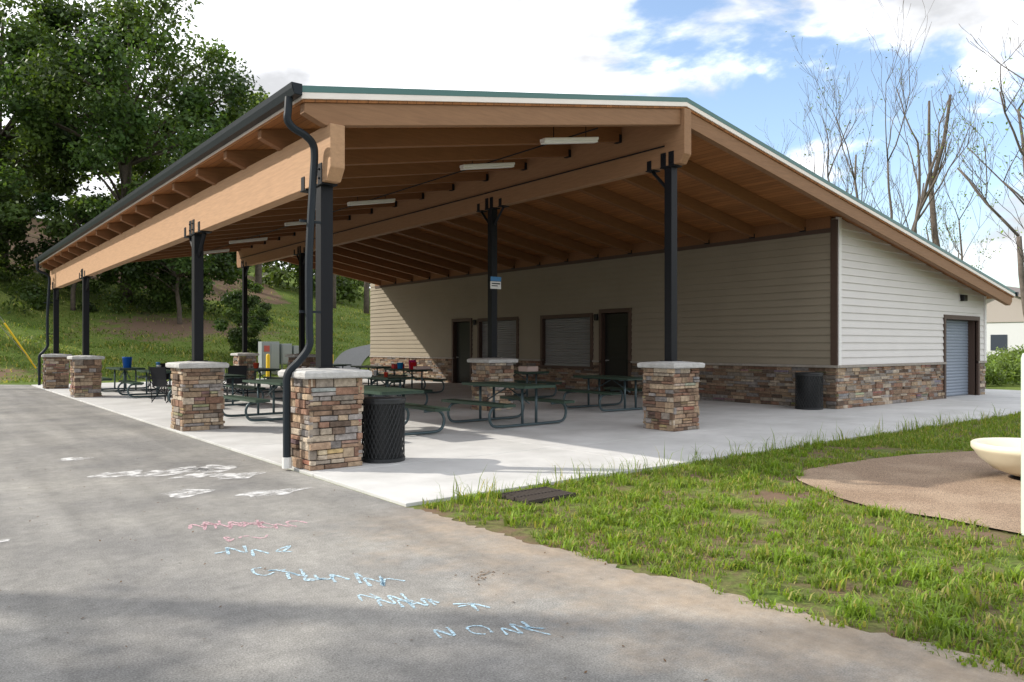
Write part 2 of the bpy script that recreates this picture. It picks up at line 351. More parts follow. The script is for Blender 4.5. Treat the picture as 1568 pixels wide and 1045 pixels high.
def stones(m,o,u,n,L,H,openings=(),wr=(.12,.36),hr=(.05,.125),jit=(.006,.05),tone=1.0):
    o,u,n=Vector(o),Vector(u),Vector(n); z=0
    while z<H-.02:
        h=random.uniform(*hr)
        if z+h>H-.05: h=H-z
        t=-random.uniform(0,.2)
        while t<L:
            w=random.uniform(*wr); a=max(t,0);b=min(t+w,L); t+=w
            if b-a<.03: continue
            segs=[(a,b)]
            for (u0,u1,z0,z1) in openings:
                if z+h>z0+.02 and z<z1-.02:
                    ns=[]
                    for p,q in segs:
                        if q<=u0 or p>=u1: ns.append((p,q))
                        else:
                            if p<u0: ns.append((p,u0))
                            if q>u1: ns.append((u1,q))
                    segs=ns
            for p,q in segs:
                if q-p<.02: continue
                d=random.uniform(*jit); c=random.choice(pal); k=random.uniform(.75,1.2)*tone; c=tuple(v*k for v in c)
                parts=[(z,h)]
                if h>.09 and random.random()<.35: parts=[(z,h*.5),(z+h*.5,h*.5)]
                for zz,hh in parts:
                    g=random.uniform(.003,.009); d2=d+random.uniform(-.006,.006)
                    if u.cross(n).z>0: m.obox(o+u*(p+.004)+Vector((0,0,zz+g))-n*.03,u*(q-p-.008),n*(.03+d2),(0,0,hh-g*1.5),c)
                    else: m.obox(o+u*(q-.004)+Vector((0,0,zz+g))-n*.03,-u*(q-p-.008),n*(.03+d2),(0,0,hh-g*1.5),c)
                    if len(parts)>1: c=tuple(v*random.uniform(.75,1.25) for v in c)
        z+=h
for ci,(px,zb) in enumerate(((4.05,3.50),(XR,4.70))):
    for j,py in enumerate(PY):
        P=empty('pier_and_post'); P.parent=PAV
        m=MB(); a=.325; m.box(px-a,px+a,py-a,py+a,.0,1.12); m.obj('pier_core',MORTAR,P)
        m=MB()
        stones(m,(px-a-.02,py-a,.02),(1,0,0),(0,-1,0),2*a+.04,1.09)
        stones(m,(px-a-.02,py+a,.02),(1,0,0),(0,1,0),2*a+.04,1.09)
        stones(m,(px-a,py-a-.02,.02),(0,1,0),(-1,0,0),2*a+.04,1.09)
        stones(m,(px+a,py-a-.02,.02),(0,1,0),(1,0,0),2*a+.04,1.09)
        m.obj('pier_stones',STONE,P,bevel=.008)
        m=MB(); h=.425
        n=9; ring=[]
        for sx,sy,ex,ey in ((-1,-1,1,-1),(1,-1,1,1),(1,1,-1,1),(-1,1,-1,-1)):
            for k in range(n):
                t=k/n; ring.append(((sx+(ex-sx)*t)*h+random.uniform(-.012,.012),(sy+(ey-sy)*t)*h+random.uniform(-.012,.012)))
        nr=len(ring)
        vs=[(px+x*.975,py+y*.975,1.112) for x,y in ring]+[(px+x,py+y,1.13) for x,y in ring]+[(px+x*1.005,py+y*1.005,1.18+random.uniform(-.006,.006)) for x,y in ring]+[(px+x*.93,py+y*.93,1.203) for x,y in ring]+[(px+x*.3,py+y*.3,1.228) for x,y in ring]
        fs=[tuple(range(nr-1,-1,-1)),tuple(range(4*nr,5*nr))]
        for q in range(4):
            fs+=[(q*nr+k,q*nr+(k+1)%nr,(q+1)*nr+(k+1)%nr,(q+1)*nr+k) for k in range(nr)]
        m.add(vs,fs); m.obj('pier_cap',CAP,P)
        m=MB(); w=.08
        m.box(px-w,px+w,py-w,py+w,1.21,zb-.012)
        m.box(px-.14,px+.14,py-.14,py+.14,1.205,1.24)
        m.box(px-.1,px+.1,py-.17,py+.17,zb-.025,zb-.003)
        for s in (-1,1):
            m.box(px+s*.10-.006,px+s*.10+.006,py-.15,py-.03,zb-.02,zb+.24); m.box(px+s*.10-.006,px+s*.10+.006,py+.03,py+.15,zb-.02,zb+.24)
            for bz in (.06,.17):
                for by in (-.09,.09): m.tube([(px+s*.106,py+by,zb+bz),(px+s*.125,py+by,zb+bz)],.014,6)
            if (j==0 and s<0) or (j==3 and s>0): continue
            m.tube([(px,py+s*.05,zb-.42),(px,py+s*.42,zb-.03)],.035,4)
            m.box(px-.1,px+.1,py+s*.42-.09,py+s*.42+.09,zb-.022,zb-.003)
            for e in (-1,1): m.box(px+e*.10-.006,px+e*.10+.006,py+s*.42-.05,py+s*.42+.05,zb-.02,zb+.16)
        m.obj('steel_post',BLACK,P,bevel=.004)
m=MB(); zg=zt(XL)
m.exy([(XL-.005,zg-.01),(XL-.005,zg-.13),(XL-.10,zg-.13),(XL-.13,zg-.06),(XL-.14,zg-.0),(XL-.128,zg-.0),(XL-.118,zg-.05),(XL-.09,zg-.118),(XL-.02,zg-.118),(XL-.02,zg-.01)],8.46,31.62)
m.exy([(XL-.01,zg-.0),(XL-.01,zg-.125),(XL-.10,zg-.125),(XL-.138,zg-.0)],8.45,8.459)
ze=zt(XE); m.exy([(XE+.005,ze-.01),(XE+.005,ze-.13),(XE+.1,ze-.13),(XE+.14,ze)],8.46,31.6)
for y in (8.80,30.95):
    m.tube([(3.50,y-.17,4.42),(3.49,y-.17,4.26),(3.49,y-.16,4.16),(3.56,y-.15,4.08),(3.72,y-.13,4.02),(3.83,y-.10,3.94),(3.86,y-.08,3.80),(3.85,y-.06,3.5),(3.80,y-.06,2.6),(3.80,y-.06,1.75),(3.80,y-.06,1.5),(3.70,y,1.32),(3.58,y+.06,1.16),(3.57,y+.06,.9),(3.57,y+.06,.13)],.046,12,smooth=5)
    m.box(3.7,3.97,y-.02,y+.0,3.0,3.03); m.box(3.7,3.97,y-.02,y+.0,1.9,1.93)
m.obj('gutter_and_downspouts',GUTTER,PAV)
m=MB(); m.tube([(3.57,8.86,.16),(3.57,8.86,.03)],.058,12); m.obj('downspout_boot',PIPEW,PAV)
LM=M('lamp_housing',(.75,.75,.72),.4)
m=MB();mc=MB()
for y in (9.35,11.65,16.3,20.1,24.7,28.5):
    o=Vector((8.05,y-.07,zt(8.05)-RB-.09)); u=Vector((1.22,0,1.22*SL))
    m.obox(o,u,(0,.14,0),(0,0,.05)); m.obox(o+Vector((0,.02,-.04)),u,(0,.10,0),(0,0,.04))
    for t in (.2,.8): mc.tube([o+u*t+Vector((0,.07,.05)),o+u*t+Vector((0,.07,.3))],.008,5)
mc.tube([(8.66,8.7,zt(8.66)-RB-.02),(8.66,31.3,zt(8.66)-RB-.02)],.013,6)
mc.tube([(XR-.13,8.9,5.05),(XR-.13,31.0,5.05)],.014,6)
m.obj('strip_lights',LM,PAV,bevel=.01); mc.obj('light_conduit',BLACK,PAV)
m=MB(); m.box(10.50,10.80,14.02,14.035,2.82,2.99); m.obj('post_notice_white',PIPEW,PAV)
m=MB(); m.box(10.50,10.80,14.015,14.03,3.0,3.10); m.obj('post_notice_blue',M('sign_blue',(.05,.2,.42),.5),PAV)
m=MB(); m.box(10.53,10.77,14.012,14.0195,2.93,2.955);m.box(10.53,10.70,14.012,14.0195,2.88,2.9); m.obj('post_notice_text',BLACK,PAV)

# ------------ enclosed building part
BX0,BX1,BY0,BY1=17.0,25.7,9.2,32.1
def zu(x): return zt(x)-.186
m=MB(); m.exy([(17.32,0),(25.6,0),(25.6,zu(25.6)-.02),(17.32,zu(17.32)-.02)],9.52,31.9); m.obj('inner_core',BROWN,PAV)
m=MB(); m.exy([(BX0+.02,0),(BX1,0),(BX1,zu(BX1)-.003),(BX0+.02,zu(BX0+.02)-.003)],32.0,BY1)
m.box(25.62,BX1-.001,9.25,31.99,0,zu(25.7)-.01); m.obj('rear_walls',SIDING,PAV)
fo=[(15.72,16.86,-.1,2.52),(17.35,19.68,.84,2.42),(21.1,23.35,.84,2.42),(23.95,25.1,-.1,2.45)]
eo=[(22.85,25.1,-.1,2.26)]
e=.178
def board(m,o,u,n,a,b,a2,b2,z0,z1):
    o,u,n=Vector(o),Vector(u),Vector(n); Z=Vector((0,0,1))
    p=[o+u*a+Z*z0+n*.034,o+u*b+Z*z0+n*.034,o+u*b2+Z*z1+n*.004,o+u*a2+Z*z1+n*.004,o+u*a+Z*z0-n*.01,o+u*b+Z*z0-n*.01]
    f=[(0,1,2,3),(4,5,1,0)]
    if u.cross(Z).dot(n)<0: f=[x[::-1] for x in f]
    m.add(p,f)
def subtract(a,b,ops,z0,z1):
    segs=[(a,b)]
    for u0,u1,q0,q1 in ops:
        if z1>q0 and z0<q1-.02:
            ns=[]
            for p,q in segs:
                if q<=u0 or p>=u1: ns.append((p,q)); continue
                if p<u0: ns.append((p,u0))
                if q>u1: ns.append((u1,q))
            segs=ns
    return segs
m=MB(); mw=MB()
z=1.05
while z<4.42:
    z1=min(z+e,4.45)
    for a,b in subtract(BY0,BY1,fo,z,z1): board(m,(BX0,0,0),(0,1,0),(-1,0,0),a,b,a,b,z,z1)
    for a,b in subtract(BX0,BX1,eo,z,z1):
        lim=lambda zz: XR+(ZR-.19-zz)/.1754
        if a>lim(z): continue
        board(mw,(0,BY0,0),(1,0,0),(0,-1,0),a,min(b,lim(z)),a,min(b,max(lim(z1),a)),z,z1)
    z+=e
m.obj('lap_siding_front',SIDING,PAV); mw.obj('lap_siding_end',SIDINGW,PAV)
m=MB()
m.exy([(17.02,0),(22.85,0),(22.85,zu(22.85)-.01),(17.02,zu(17.02)-.01)],9.205,9.24)
m.exy([(25.1,0),(25.66,0),(25.66,zu(25.66)-.01),(25.1,zu(25.1)-.01)],9.205,9.24)
m.exy([(22.85,2.26),(25.1,2.26),(25.1,zu(25.1)-.01),(22.85,zu(22.85)-.01)],9.205,9.24)
m.obj('sheathing_end',SIDINGW,PAV)
m=MB()
prev=9.25
for u0,u1,q0,q1 in fo:
    m.box(17.005,17.04,prev,u0,0,4.5); m.box(17.005,17.04,u0,u1,q1,4.5)
    if q0>0: m.box(17.005,17.04,u0,u1,0,q0)
    prev=u1
m.box(17.005,17.04,prev,31.99,0,4.5)
m.obj('sheathing',SIDING,PAV)
m=MB()
so=[(a-BY0,b-BY0,c,d) for a,b,c,d in fo]
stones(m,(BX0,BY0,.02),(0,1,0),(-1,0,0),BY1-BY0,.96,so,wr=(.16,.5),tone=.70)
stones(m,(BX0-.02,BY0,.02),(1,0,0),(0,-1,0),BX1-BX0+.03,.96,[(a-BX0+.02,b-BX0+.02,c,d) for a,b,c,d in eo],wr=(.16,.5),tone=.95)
m.obj('stone_base',STONE,PAV,bevel=.007)
m=MB()
for a,b in subtract(BY0-.06,BY1,fo,.98,1.05): m.box(BX0-.07,BX0+.01,a,b,.985,1.045)
for a,b in subtract(BX0+.012,BX1+.02,eo,.98,1.05): m.box(a,b,BY0-.07,BY0+.01,.985,1.045)
m.obj('stone_sill_cap',M('sill_cap',(.30,.27,.235),.85,ns=9,na=.16,bump=.4,bs=24),PAV,bevel=.006)
m=MB()
m.box(16.952,17.0,9.17,9.33,1.046,4.45)
m.box(16.945,17.02,9.335,31.6,4.17,4.27)
for u0,u1,q0,q1 in fo:
    zz=max(q0,0.02)
    m.box(16.93,17.3,u0-.10,u0,zz,q1); m.box(16.93,17.3,u1,u1+.10,zz,q1); m.box(16.93,17.3,u0-.10,u1+.10,q1,q1+.12)
    if q0>0: m.box(16.86,17.3,u0-.12,u1+.12,q0-.07,q0)
for a,b in ((22.74,22.85),(25.1,25.21)): m.box(a,b,9.145,9.5,.02,2.26)
m.box(22.74,25.21,9.145,9.5,2.26,2.38)
m.obj('brown_trim',BROWN,PAV)
m=MB(); m.box(16.955,17.03,9.335,31.6,4.272,4.60); m.obj('rafter_blocking',WOODX,PAV)
m=MB(); m.box(17.003,17.12,9.145,9.188,1.046,zu(17.12)-.01); m.box(25.6,25.71,9.145,9.188,1.046,zu(25.71)-.01); m.obj('white_corner_boards',M('corner_white',(.74,.73,.71),.6),PAV)
m=MB()
for u0,u1,q0,q1 in (fo[0],fo[3]):
    m.box(17.08,17.12,u0+.03,u1-.03,.03,q1-.03)
    for zz in (.25,1.25): m.box(17.07,17.08,u0+.2,u1-.2,zz,zz+.85)
m.obj('doors',DOOR,PAV,bevel=.004)
m=MB()
for u0,u1,q0,q1 in (fo[0],fo[3]): m.tube([(17.02,u1-.12,1.05),(17.02,u1-.26,1.05)],.014,6); m.tube([(17.02,u1-.12,1.05),(17.08,u1-.12,1.05)],.025,8)
m.obj('door_handles',SHUT,PAV)
def shutter(mb,o,u,n,w,z0,z1,e=.075):
    z=z0; o,u,n=Vector(o),Vector(u),Vector(n); Z=Vector((0,0,1))
    while z<z1:
        h=min(e,z1-z); pts=[(0,0),(.016,.25),(.022,.5),(.016,.75),(0,1)]
        vs=[];
        for d,t in pts: vs+= [o+u*0+Z*(z+h*t)+n*d, o+u*w+Z*(z+h*t)+n*d]
        mb.add(vs,[(2*i,2*i+1,2*i+3,2*i+2) for i in range(4)]); z+=h
m=MB()
for u0,u1,q0,q1 in fo[1:3]: shutter(m,(17.1,u0,0),(0,1,0),(-1,0,0),u1-u0,q0,q1,.08); m.box(17.04,17.1,u0,u1,q0,q0+.06)
m.obj('serving_window_shutters',SHUT,PAV)
m=MB(); shutter(m,(22.85,9.45,0),(1,0,0),(0,-1,0),2.25,.03,2.26,.09); m.obj('garage_rolling_door',GSHUT,PAV)
m=MB(); m.box(23.85,24.1,9.06,9.18,2.80,2.98); m.box(16.86,16.95,17.0,17.12,2.3,2.5); m.box(16.86,16.95,23.55,23.67,2.3,2.5); m.obj('wall_lamps',DOOR,PAV,bevel=.02)

# ------------------------------------------------------------------ picnic tables
def table_mesh():
    top=MB()
    def slats(x0,x1,n,z,L):
        w=(x1-x0)/n
        for i in range(n): top.box(x0+i*w+.007,x0+(i+1)*w-.007,-L/2,L/2,z-.03,z)
        for y in (-L/2-.0,L/2-.025): top.box(x0,x1,y-.0,y+.025,z-.045,z+.003)
        for x in (x0-.004,x1-.016): top.box(x,x+.02,-L/2+.026,L/2-.001,z-.045,z+.003)
        top.box(x0+.01,x1-.01,-.02,.02,z-.045,z-.031)
    slats(-.38,.38,6,.76,1.86); slats(-.87,-.59,3,.45,1.86); slats(.59,.87,3,.45,1.86)
    fr=MB()
    for y in (-.62,.62):
        P=[(.56,.395),(.80,.395),(.90,.34),(.94,.22),(.89,.09),(.76,.045),(.4,.04),(0,.04),(-.4,.04),(-.76,.045),(-.89,.09),(-.94,.22),(-.90,.34),(-.80,.395),(-.56,.395)]
        fr.tube([(x,y,z) for x,z in P],.026,8,smooth=3)
        for x in (-.17,.17): fr.tube([(x,y,.04),(x,y,.71)],.026,8)
        fr.tube([(-.34,y,.705),(.34,y,.705)],.02,6)
        fr.tube([(0,y,.42),(0,0,.70)],.014,6)
    a=top.obj('t',GTAB,bevel=.004); b=fr.obj('f',FRAME,smooth=True)
    return a.data,b.data,a,b
ta,tb,oa,ob=table_mesh(); bpy.data.objects.remove(oa); bpy.data.objects.remove(ob)
TB=[(8.9,11.35,2),(6.15,11.4,-2),(5.95,15.2,3),(5.75,24.0,0),(5.6,27.6,2),(12.9,12.5,-3),(8.7,16.0,4),(8.6,19.6,-2),(6.0,19.4,3),(13.6,16.9,2),(12.2,20.6,-4),(12.9,24.2,1),(8.7,24.0,2),(8.6,28.2,-3),(13.1,28.0,2)]
for x,y,r in TB:
    e=empty('picnic_table',(x,y,.022)); e.rotation_euler[2]=math.radians(r)
    for d,n in ((ta,'top_and_benches'),(tb,'steel_frame')):
        o=bpy.data.objects.new(n,d); sc.collection.objects.link(o); o.parent=e
def cup(name,x,y,z,col,r=.045,h=.12):
    m=MB(); m.lathe((x,y,z),[(0,0),(r*.8,0),(r,h),(r*1.06,h),(r*1.06,h+.012),(0,h+.012)],14); m.obj(name,M(name+'_mat',col,.4),smooth=True)
cup('blue_water_jug',5.6,27.3,.785,(.02,.14,.6),.15,.34)
for x,y,c,r,h,nm in ((12.1,20.1,(.7,.02,.03),.11,.20,'red_cup'),(12.3,20.5,(.75,.04,.2),.12,.26,'pink_bucket'),(12.1,20.9,(.03,.3,.7),.10,.18,'blue_cup'),(12.25,21.3,(.75,.7,.65),.08,.14,'white_cup'),(8.7,19.3,(.6,.02,.03),.07,.14,'red_cup'),(8.5,19.9,(.75,.7,.65),.06,.14,'white_cup'),(8.75,16.3,(.75,.7,.68),.04,.12,'white_cup'),(8.6,15.5,(.5,.05,.03),.05,.1,'red_cup'),(13.5,17.1,(.6,.6,.55),.06,.2,'white_cup'),(6.0,19.1,(.6,.35,.05),.06,.14,'orange_cup'),(5.8,24.2,(.1,.3,.6),.06,.22,'water_bottle'),(5.7,23.7,(.7,.7,.7),.06,.14,'white_cup'),(8.7,24.1,(.7,.1,.05),.09,.16,'red_cup')):
    cup(nm,x,y,.785,c,r,h)
m=MB(); m.box(12.0,12.5,19.75,19.95,.786,.88); m.box(8.5,8.7,20.2,20.35,.786,.9); m.box(8.45,8.8,16.5,16.8,.786,.83); m.box(13.4,13.8,16.2,16.6,.786,.93); m.obj('paper_food_boxes',M('paper',(.65,.5,.45),.8),bevel=.01)
m=MB(); m.box(11.95,12.35,21.05,21.2,.786,.93); m.obj('red_food_box',M('redbox',(.55,.05,.05),.6),bevel=.01)
def chair(x,y,r):
    e=empty('folding_camp_chair',(x,y,.022)); e.rotation_euler[2]=math.radians(r); m=MB()
    for a,b in (((-.25,-.22,0),(.25,.22,.42)),((.25,-.22,0),(-.25,.22,.42)),((-.25,.24,0),(-.27,-.2,.45)),((.25,.24,0),(.27,-.2,.45)),((-.27,.2,.02),(-.28,.30,.95)),((.27,.2,.02),(.28,.30,.95)),((-.27,-.22,.6),(-.28,.26,.62)),((.27,-.22,.6),(.28,.26,.62)),((-.27,-.22,.02),(-.27,-.22,.6)),((.27,-.22,.02),(.27,-.22,.6))): m.tube([a,b],.012,6)
    m.add([(-.25,-.22,.44),(.25,-.22,.44),(.25,.0,.40),(-.25,.0,.40),(.25,.22,.43),(-.25,.22,.43),(.26,.30,.93),(-.26,.30,.93),(.25,.23,.6),(-.25,.23,.6)],[(0,1,2,3),(3,2,4,5),(5,4,8,9),(9,8,6,7)])
    m.obj('chair_body',BLACK,e)
chair(6.3,26.0,200); chair(7.3,21.7,160); chair(7.0,22.6,60); chair(5.3,21.3,120)

# ------------------------------------------------------------------ trash cans
LIN=M('can_liner',(.008,.009,.010),.5)
def can(x,y,r,h):
    e=empty('trash_can',(0,0,0)); m=MB()
    m.lathe((x,y,.02),[(0,.03),(r*.9,.03),(r*.93,h*.97),(r*.6,h*.97),(r*.58,h*.8),(0,h*.8)],28); m.obj('liner',LIN,e,smooth=False)
    m=MB(); n=30
    for s in (-1,1):
        for k in range(n):
            a0=2*math.pi*k/n
            m.tube([(x+r*math.cos(a0+s*t*1.3),y+r*math.sin(a0+s*t*1.3),.05+h*.93*t) for t in np.linspace(0,1,9)],.0055,4)
    for z in (.05,h*.96): 
        m.lathe((x,y,z),[(r-.005,-.02),(r+.012,-.02),(r+.012,.02),(r-.005,.02)],28)
    m.lathe((x,y,h+.0),[(r+.014,-.02),(r+.02,0),(r+.01,.015),(r*.62,.03),(r*.6,.0)],28)
    m.obj('mesh_body',M('can_mesh_steel',(.018,.02,.022),.4,spec=.4),e)
can(4.80,8.72,.27,.82); can(16.52,9.62,.30,.86)

g=empty('drain_grate')
m=MB(); m.box(4.60,5.22,5.55,6.0,-.05,.0); m.obj('grate_pit',M('pit',(.01,.01,.01),.9),g)
m=MB()
for x in np.arange(4.61,5.2,.045): m.box(x,x+.016,5.56,5.99,.0,.03)
for y in (5.55,5.77,5.98): m.box(4.60,5.22,y,y+.02,.001,.033)
m.obj('grate_bars',M('rusty_iron',(.05,.04,.034),.8),g)

e=empty('playground_spinner_bowl'); m=MB(); c=(9.82,3.04,.05)
k=.93
m.lathe(c,[(0,.0),(.20*k,.0),(.40*k,.07),(.55*k,.19),(.60*k,.26),(.62*k,.28),(.63*k,.30),(.63*k,.345),(.61*k,.36),(.56*k,.35),(.52*k,.28),(.36*k,.13),(.16*k,.05),(0,.04)],48); m.obj('bowl',CREAM,e,smooth=True)
m=MB(); m.lathe((c[0],c[1],.0),[(.2,0),(.2,.03),(.07,.05),(.07,.07)],20); m.obj('base',BLACK,e)
e=empty('playground_post'); m=MB(); m.lathe((6.955,2.175,0),[(.05,0),(.05,1.40),(.04,1.44),(0,1.45)],20); m.obj('post',M('pale_green_paint',(.55,.68,.55),.4),e,smooth=True)

# ------------------------------------------------------------------ chalk and dust marks
def ribbon(m,pts,w):
    P=[Vector((x,y,.004)) for x,y in pts]; q=[]
    for i in range(len(P)-1):
        p0=P[max(i-1,0)];p1=P[i];p2=P[i+1];p3=P[min(i+2,len(P)-1)]
        for k in range(6):
            t=k/6; q.append(.5*((2*p1)+(p2-p0)*t+(2*p0-5*p1+4*p2-p3)*t*t+(3*p1-p0-3*p2+p3)*t**3))
    q.append(P[-1]); vs=[];fs=[]
    for i,p in enumerate(q):
        d=(q[min(i+1,len(q)-1)]-q[max(i-1,0)]).normalized(); n=Vector((-d.y,d.x,0))*w*random.uniform(.5,1.2); vs+=[p-n,p+n]
    for i in range(len(q)-1): fs.append((2*i,2*i+1,2*i+3,2*i+2))
    m.add(vs,fs)
def glyphs(m,x0,y0,x1,y1,n,s,w):
    for i in range(n):
        t=(i+.5)/n; cx=x0+(x1-x0)*t+random.uniform(-.03,.03); cy=y0+(y1-y0)*t+random.uniform(-.03,.03)
        a=random.uniform(0,6.28); P=[]
        kind=random.choice((0,1,2))
        for k in range(random.choice((3,4,5,6))):
            if kind==0: P.append((cx+s*.6*math.cos(a+k*1.1)*random.uniform(.7,1.1),cy+s*.9*math.sin(a+k*1.1)*random.uniform(.7,1.1)))
            elif kind==1: P.append((cx+random.uniform(-s,s)*.7,cy+random.uniform(-s,s)))
            else: P.append((cx-s*.7+k*s*.4,cy+(s*.8 if k%2 else -s*.8)*random.uniform(.6,1)))
        ribbon(m,P,w)
m=MB()
glyphs(m,1.8,5.0,2.45,4.25,9,.12,.011); glyphs(m,2.1,4.1,2.6,3.5,7,.10,.010); glyphs(m,2.15,3.35,2.65,3.0,4,.09,.009)
glyphs(m,1.7,5.8,2.2,5.3,4,.14,.012)
m.obj('blue_chalk_drawing',M('blue_chalk',(.45,.64,.76),.95,alpha_ns=45,amax=.9,alo=.34,ahi=.58))
m=MB()
glyphs(m,1.85,6.6,2.6,6.1,9,.14,.014); glyphs(m,1.9,6.0,2.2,5.8,3,.10,.012)
m.obj('pink_chalk_drawing',M('pink_chalk',(.66,.42,.47),.95,alpha_ns=45,amax=.8,alo=.34,ahi=.58))
m=MB()
for x,y,rx,ry_ in ((2.51,9.62,.42,.26),(2.95,8.85,.28,.22),(1.95,9.8,.28,.22),(2.21,8.12,.24,.2),(2.9,9.5,.24,.34),(2.6,9.15,.24,.14),(.55,7.0,.07,.05),(1.7,11.5,.2,.15),(2.9,7.6,.35,.16)):
    n=30; m.add([(x+rx*math.cos(t)*(1+.3*math.sin(3*t+x*9)),y+ry_*math.sin(t)*(1+.25*math.sin(4*t+y*5)),.004) for t in [2*math.pi*k/n for k in range(n)]],[tuple(range(n))])
m.obj('chalk_dust_patches',M('chalk_dust',(.62,.62,.62),.95,alpha_ns=7,amax=.95,alo=.38,ahi=.6))
n=420; x=rng.uniform(-1,3.9,n);y=rng.uniform(1.5,12,n)
x[:40]=rng.normal(2.95,.08,40);y[:40]=rng.normal(4.0,.05,40)
s=rng.uniform(.005,.014,n); a=rng.uniform(0,6.28,n)
c0=np.stack([x,y,np.full(n,.006)],1); t=np.stack([np.cos(a),np.sin(a),rng.uniform(0,.5,n)],1)*s[:,None]; b=np.stack([-np.sin(a),np.cos(a),rng.uniform(0,.3,n)],1)*s[:,None]*.6
V=np.stack([c0-t,c0-b,c0+t,c0+b],1).reshape(-1,3); npmesh('fallen_leaf_litter',V,4,np.tile([.12,.07,.035],(4*n,1)),M('litter',attr=True,rough=.9))

# ------------------------------------------------------------------ trees
def leaves(C,R,per,size,tone=1.0,ysh=0.0,flat=.75):
    C=np.array(C,float);R=np.array(R,float);k=len(C);n=k*per
    c=np.repeat(C,per,0);r=np.repeat(R,per)
    d=rng.normal(size=(n,3)); d/=np.linalg.norm(d,axis=1)[:,None]
    rad=r*rng.uniform(0,1,n)**.5*rng.uniform(.8,1.25,n)
    p=c+d*rad[:,None]*np.array([1,1,flat])
    nrm=d*.6+rng.normal(size=(n,3))*.7+np.array([0,0,.5]); nrm/=np.linalg.norm(nrm,axis=1)[:,None]
    q=rng.normal(size=(n,3)); t=np.cross(nrm,q); t/=np.linalg.norm(t,axis=1)[:,None]; b=np.cross(nrm,t)
    s=size*rng.uniform(.6,1.4,n)[:,None]
    V=np.stack([p-t*s,p-b*s*.6,p+t*s,p+b*s*.6],1).reshape(-1,3)
    bl=np.repeat(rng.uniform(.6,1.4,k),per)[:,None]; lf=rng.uniform(.6,1.4,(n,1))
    hue=np.repeat(rng.uniform(0,1,k),per)[:,None]*.6+rng.uniform(0,.4,(n,1))
    base=np.array([.04,.085,.024])*(1-hue)+np.array([.095,.14,.032])*hue
    base=base*(1-ysh)+np.array([.15,.20,.04])*ysh
    col=base*bl*lf*tone
    return V,np.repeat(col,4,0)
def tree(name,x,y,h,R,crown_lo,nb,per,size,tone=1,ysh=0,tr=.3,rv=None,z=None,sparse=False):
    z=hz(x,y) if z is None else z; e=empty(name); m=MB()
    rv=rv or (h-crown_lo)/2; cz=z+crown_lo+rv
    p=Vector((x,y,z-.3)); pts=[p]
    for i in range(1,7): pts.append(Vector((x+random.uniform(-.25,.25)*i*.35,y+random.uniform(-.25,.25)*i*.35,z+(h*.82)*i/6)))
    m.tube(pts,[tr,tr*.18],9,smooth=2)
    C=[];Rr=[]
    for i in range(nb):
        d=np.array([random.gauss(0,1) for _ in range(3)]); d/=np.linalg.norm(d)
        rr=random.uniform(.35,1)**.6
        c=np.array([x,y,cz])+d*rr*np.array([R,R,rv])*.88
        C.append(c);Rr.append((R*.15 if sparse else R*.23)*random.uniform(.55,1.3))
        if i%2==0:
            q=pts[min(6,max(2,int((c[2]-z)/h*6)))]; s0=Vector((q.x,q.y,max(z+crown_lo*.6,min(q.z,c[2]-.3))))
            mid=(s0+Vector(c))*.5+Vector((0,0,.3)); m.tube([s0,mid,Vector(c)],[tr*.28,tr*.06],5,smooth=2)
    m.obj('trunk_and_limbs',BARK,e,smooth=True)
    V,c=leaves(C,Rr,per,size,tone,ysh); npmesh('crown',V,4,c,LEAF,e); return e
tree('oak_tree',10.8,52.7,20.5,8.2,3.5,80,560,.14,tr=.45)
tree('oak_tree',4.6,58,19,8,3,60,500,.16,tone=.85,tr=.4)
tree('maple_tree',-1,63,20,8,3,40,400,.2,tone=.85,tr=.4)
tree('maple_tree',15.8,62,13.5,5.5,2,40,380,.16,tone=1.0,ysh=.3)
tree('understory_tree',12.6,47.6,6.6,3.6,1.0,36,400,.12,tone=.85,tr=.15)
tree('understory_tree',7.5,50.5,7.5,4,.8,36,400,.13,tone=.75,tr=.15)
tree('understory_tree',2.6,52.5,8,4,.6,34,400,.13,tone=.85,tr=.15)
tree('understory_tree',14.5,50.5,7,3.4,.4,30,400,.12,tone=.9,tr=.15)
tree('understory_tree',-2.5,50,7.5,4,.5,30,400,.13,tone=.85,tr=.15)
tree('juniper_tree',13.8,40.0,4.6,1.5,.1,34,400,.07,tone=.75,tr=.1)
tree('maple_tree',26.6,56.5,17.8,3.2,8,34,230,.12,ysh=.5,tr=.25,sparse=True)
tree('maple_tree',29.0,55.5,18.0,2.6,9,26,230,.12,ysh=.5,tr=.25,sparse=True)
tree('maple_tree',21.6,59.5,16.6,4.2,7,34,300,.15,ysh=.5,tr=.3)
C=[];R=[]
for i in range(150):
    x=random.uniform(-40,90);y=random.uniform(74,92); C.append((x,y,hz(x,y)+random.uniform(1,8)));R.append(random.uniform(1.6,3.2))
V,c=leaves(C,R,240,.32,1.0,.35); npmesh('distant_treeline',V,4,c,LEAF)
C=[];R=[]
for i in range(26):
    x=random.uniform(22,40);y=random.uniform(60,66); C.append((x,y,hz(x,y)+random.uniform(.5,3)));R.append(random.uniform(1,1.9))
V,c=leaves(C,R,260,.2,.9,.3); npmesh('crest_shrubs',V,4,c,LEAF)
C=[];R=[]
for i in range(60):
    x=random.uniform(-8,19);y=50.5+random.uniform(-1.2,5)+.02*x; C.append((x,y,hz(x,y)+random.uniform(.1,1.1)));R.append(random.uniform(.5,1.2))
V,c=leaves(C,R,220,.10,.8,.1); npmesh('hillside_shrubs',V,4,c,LEAF)
tree('roadside_tree',-10.1,10.5,13,4.1,3.2,80,300,.12,z=0,tr=.25)
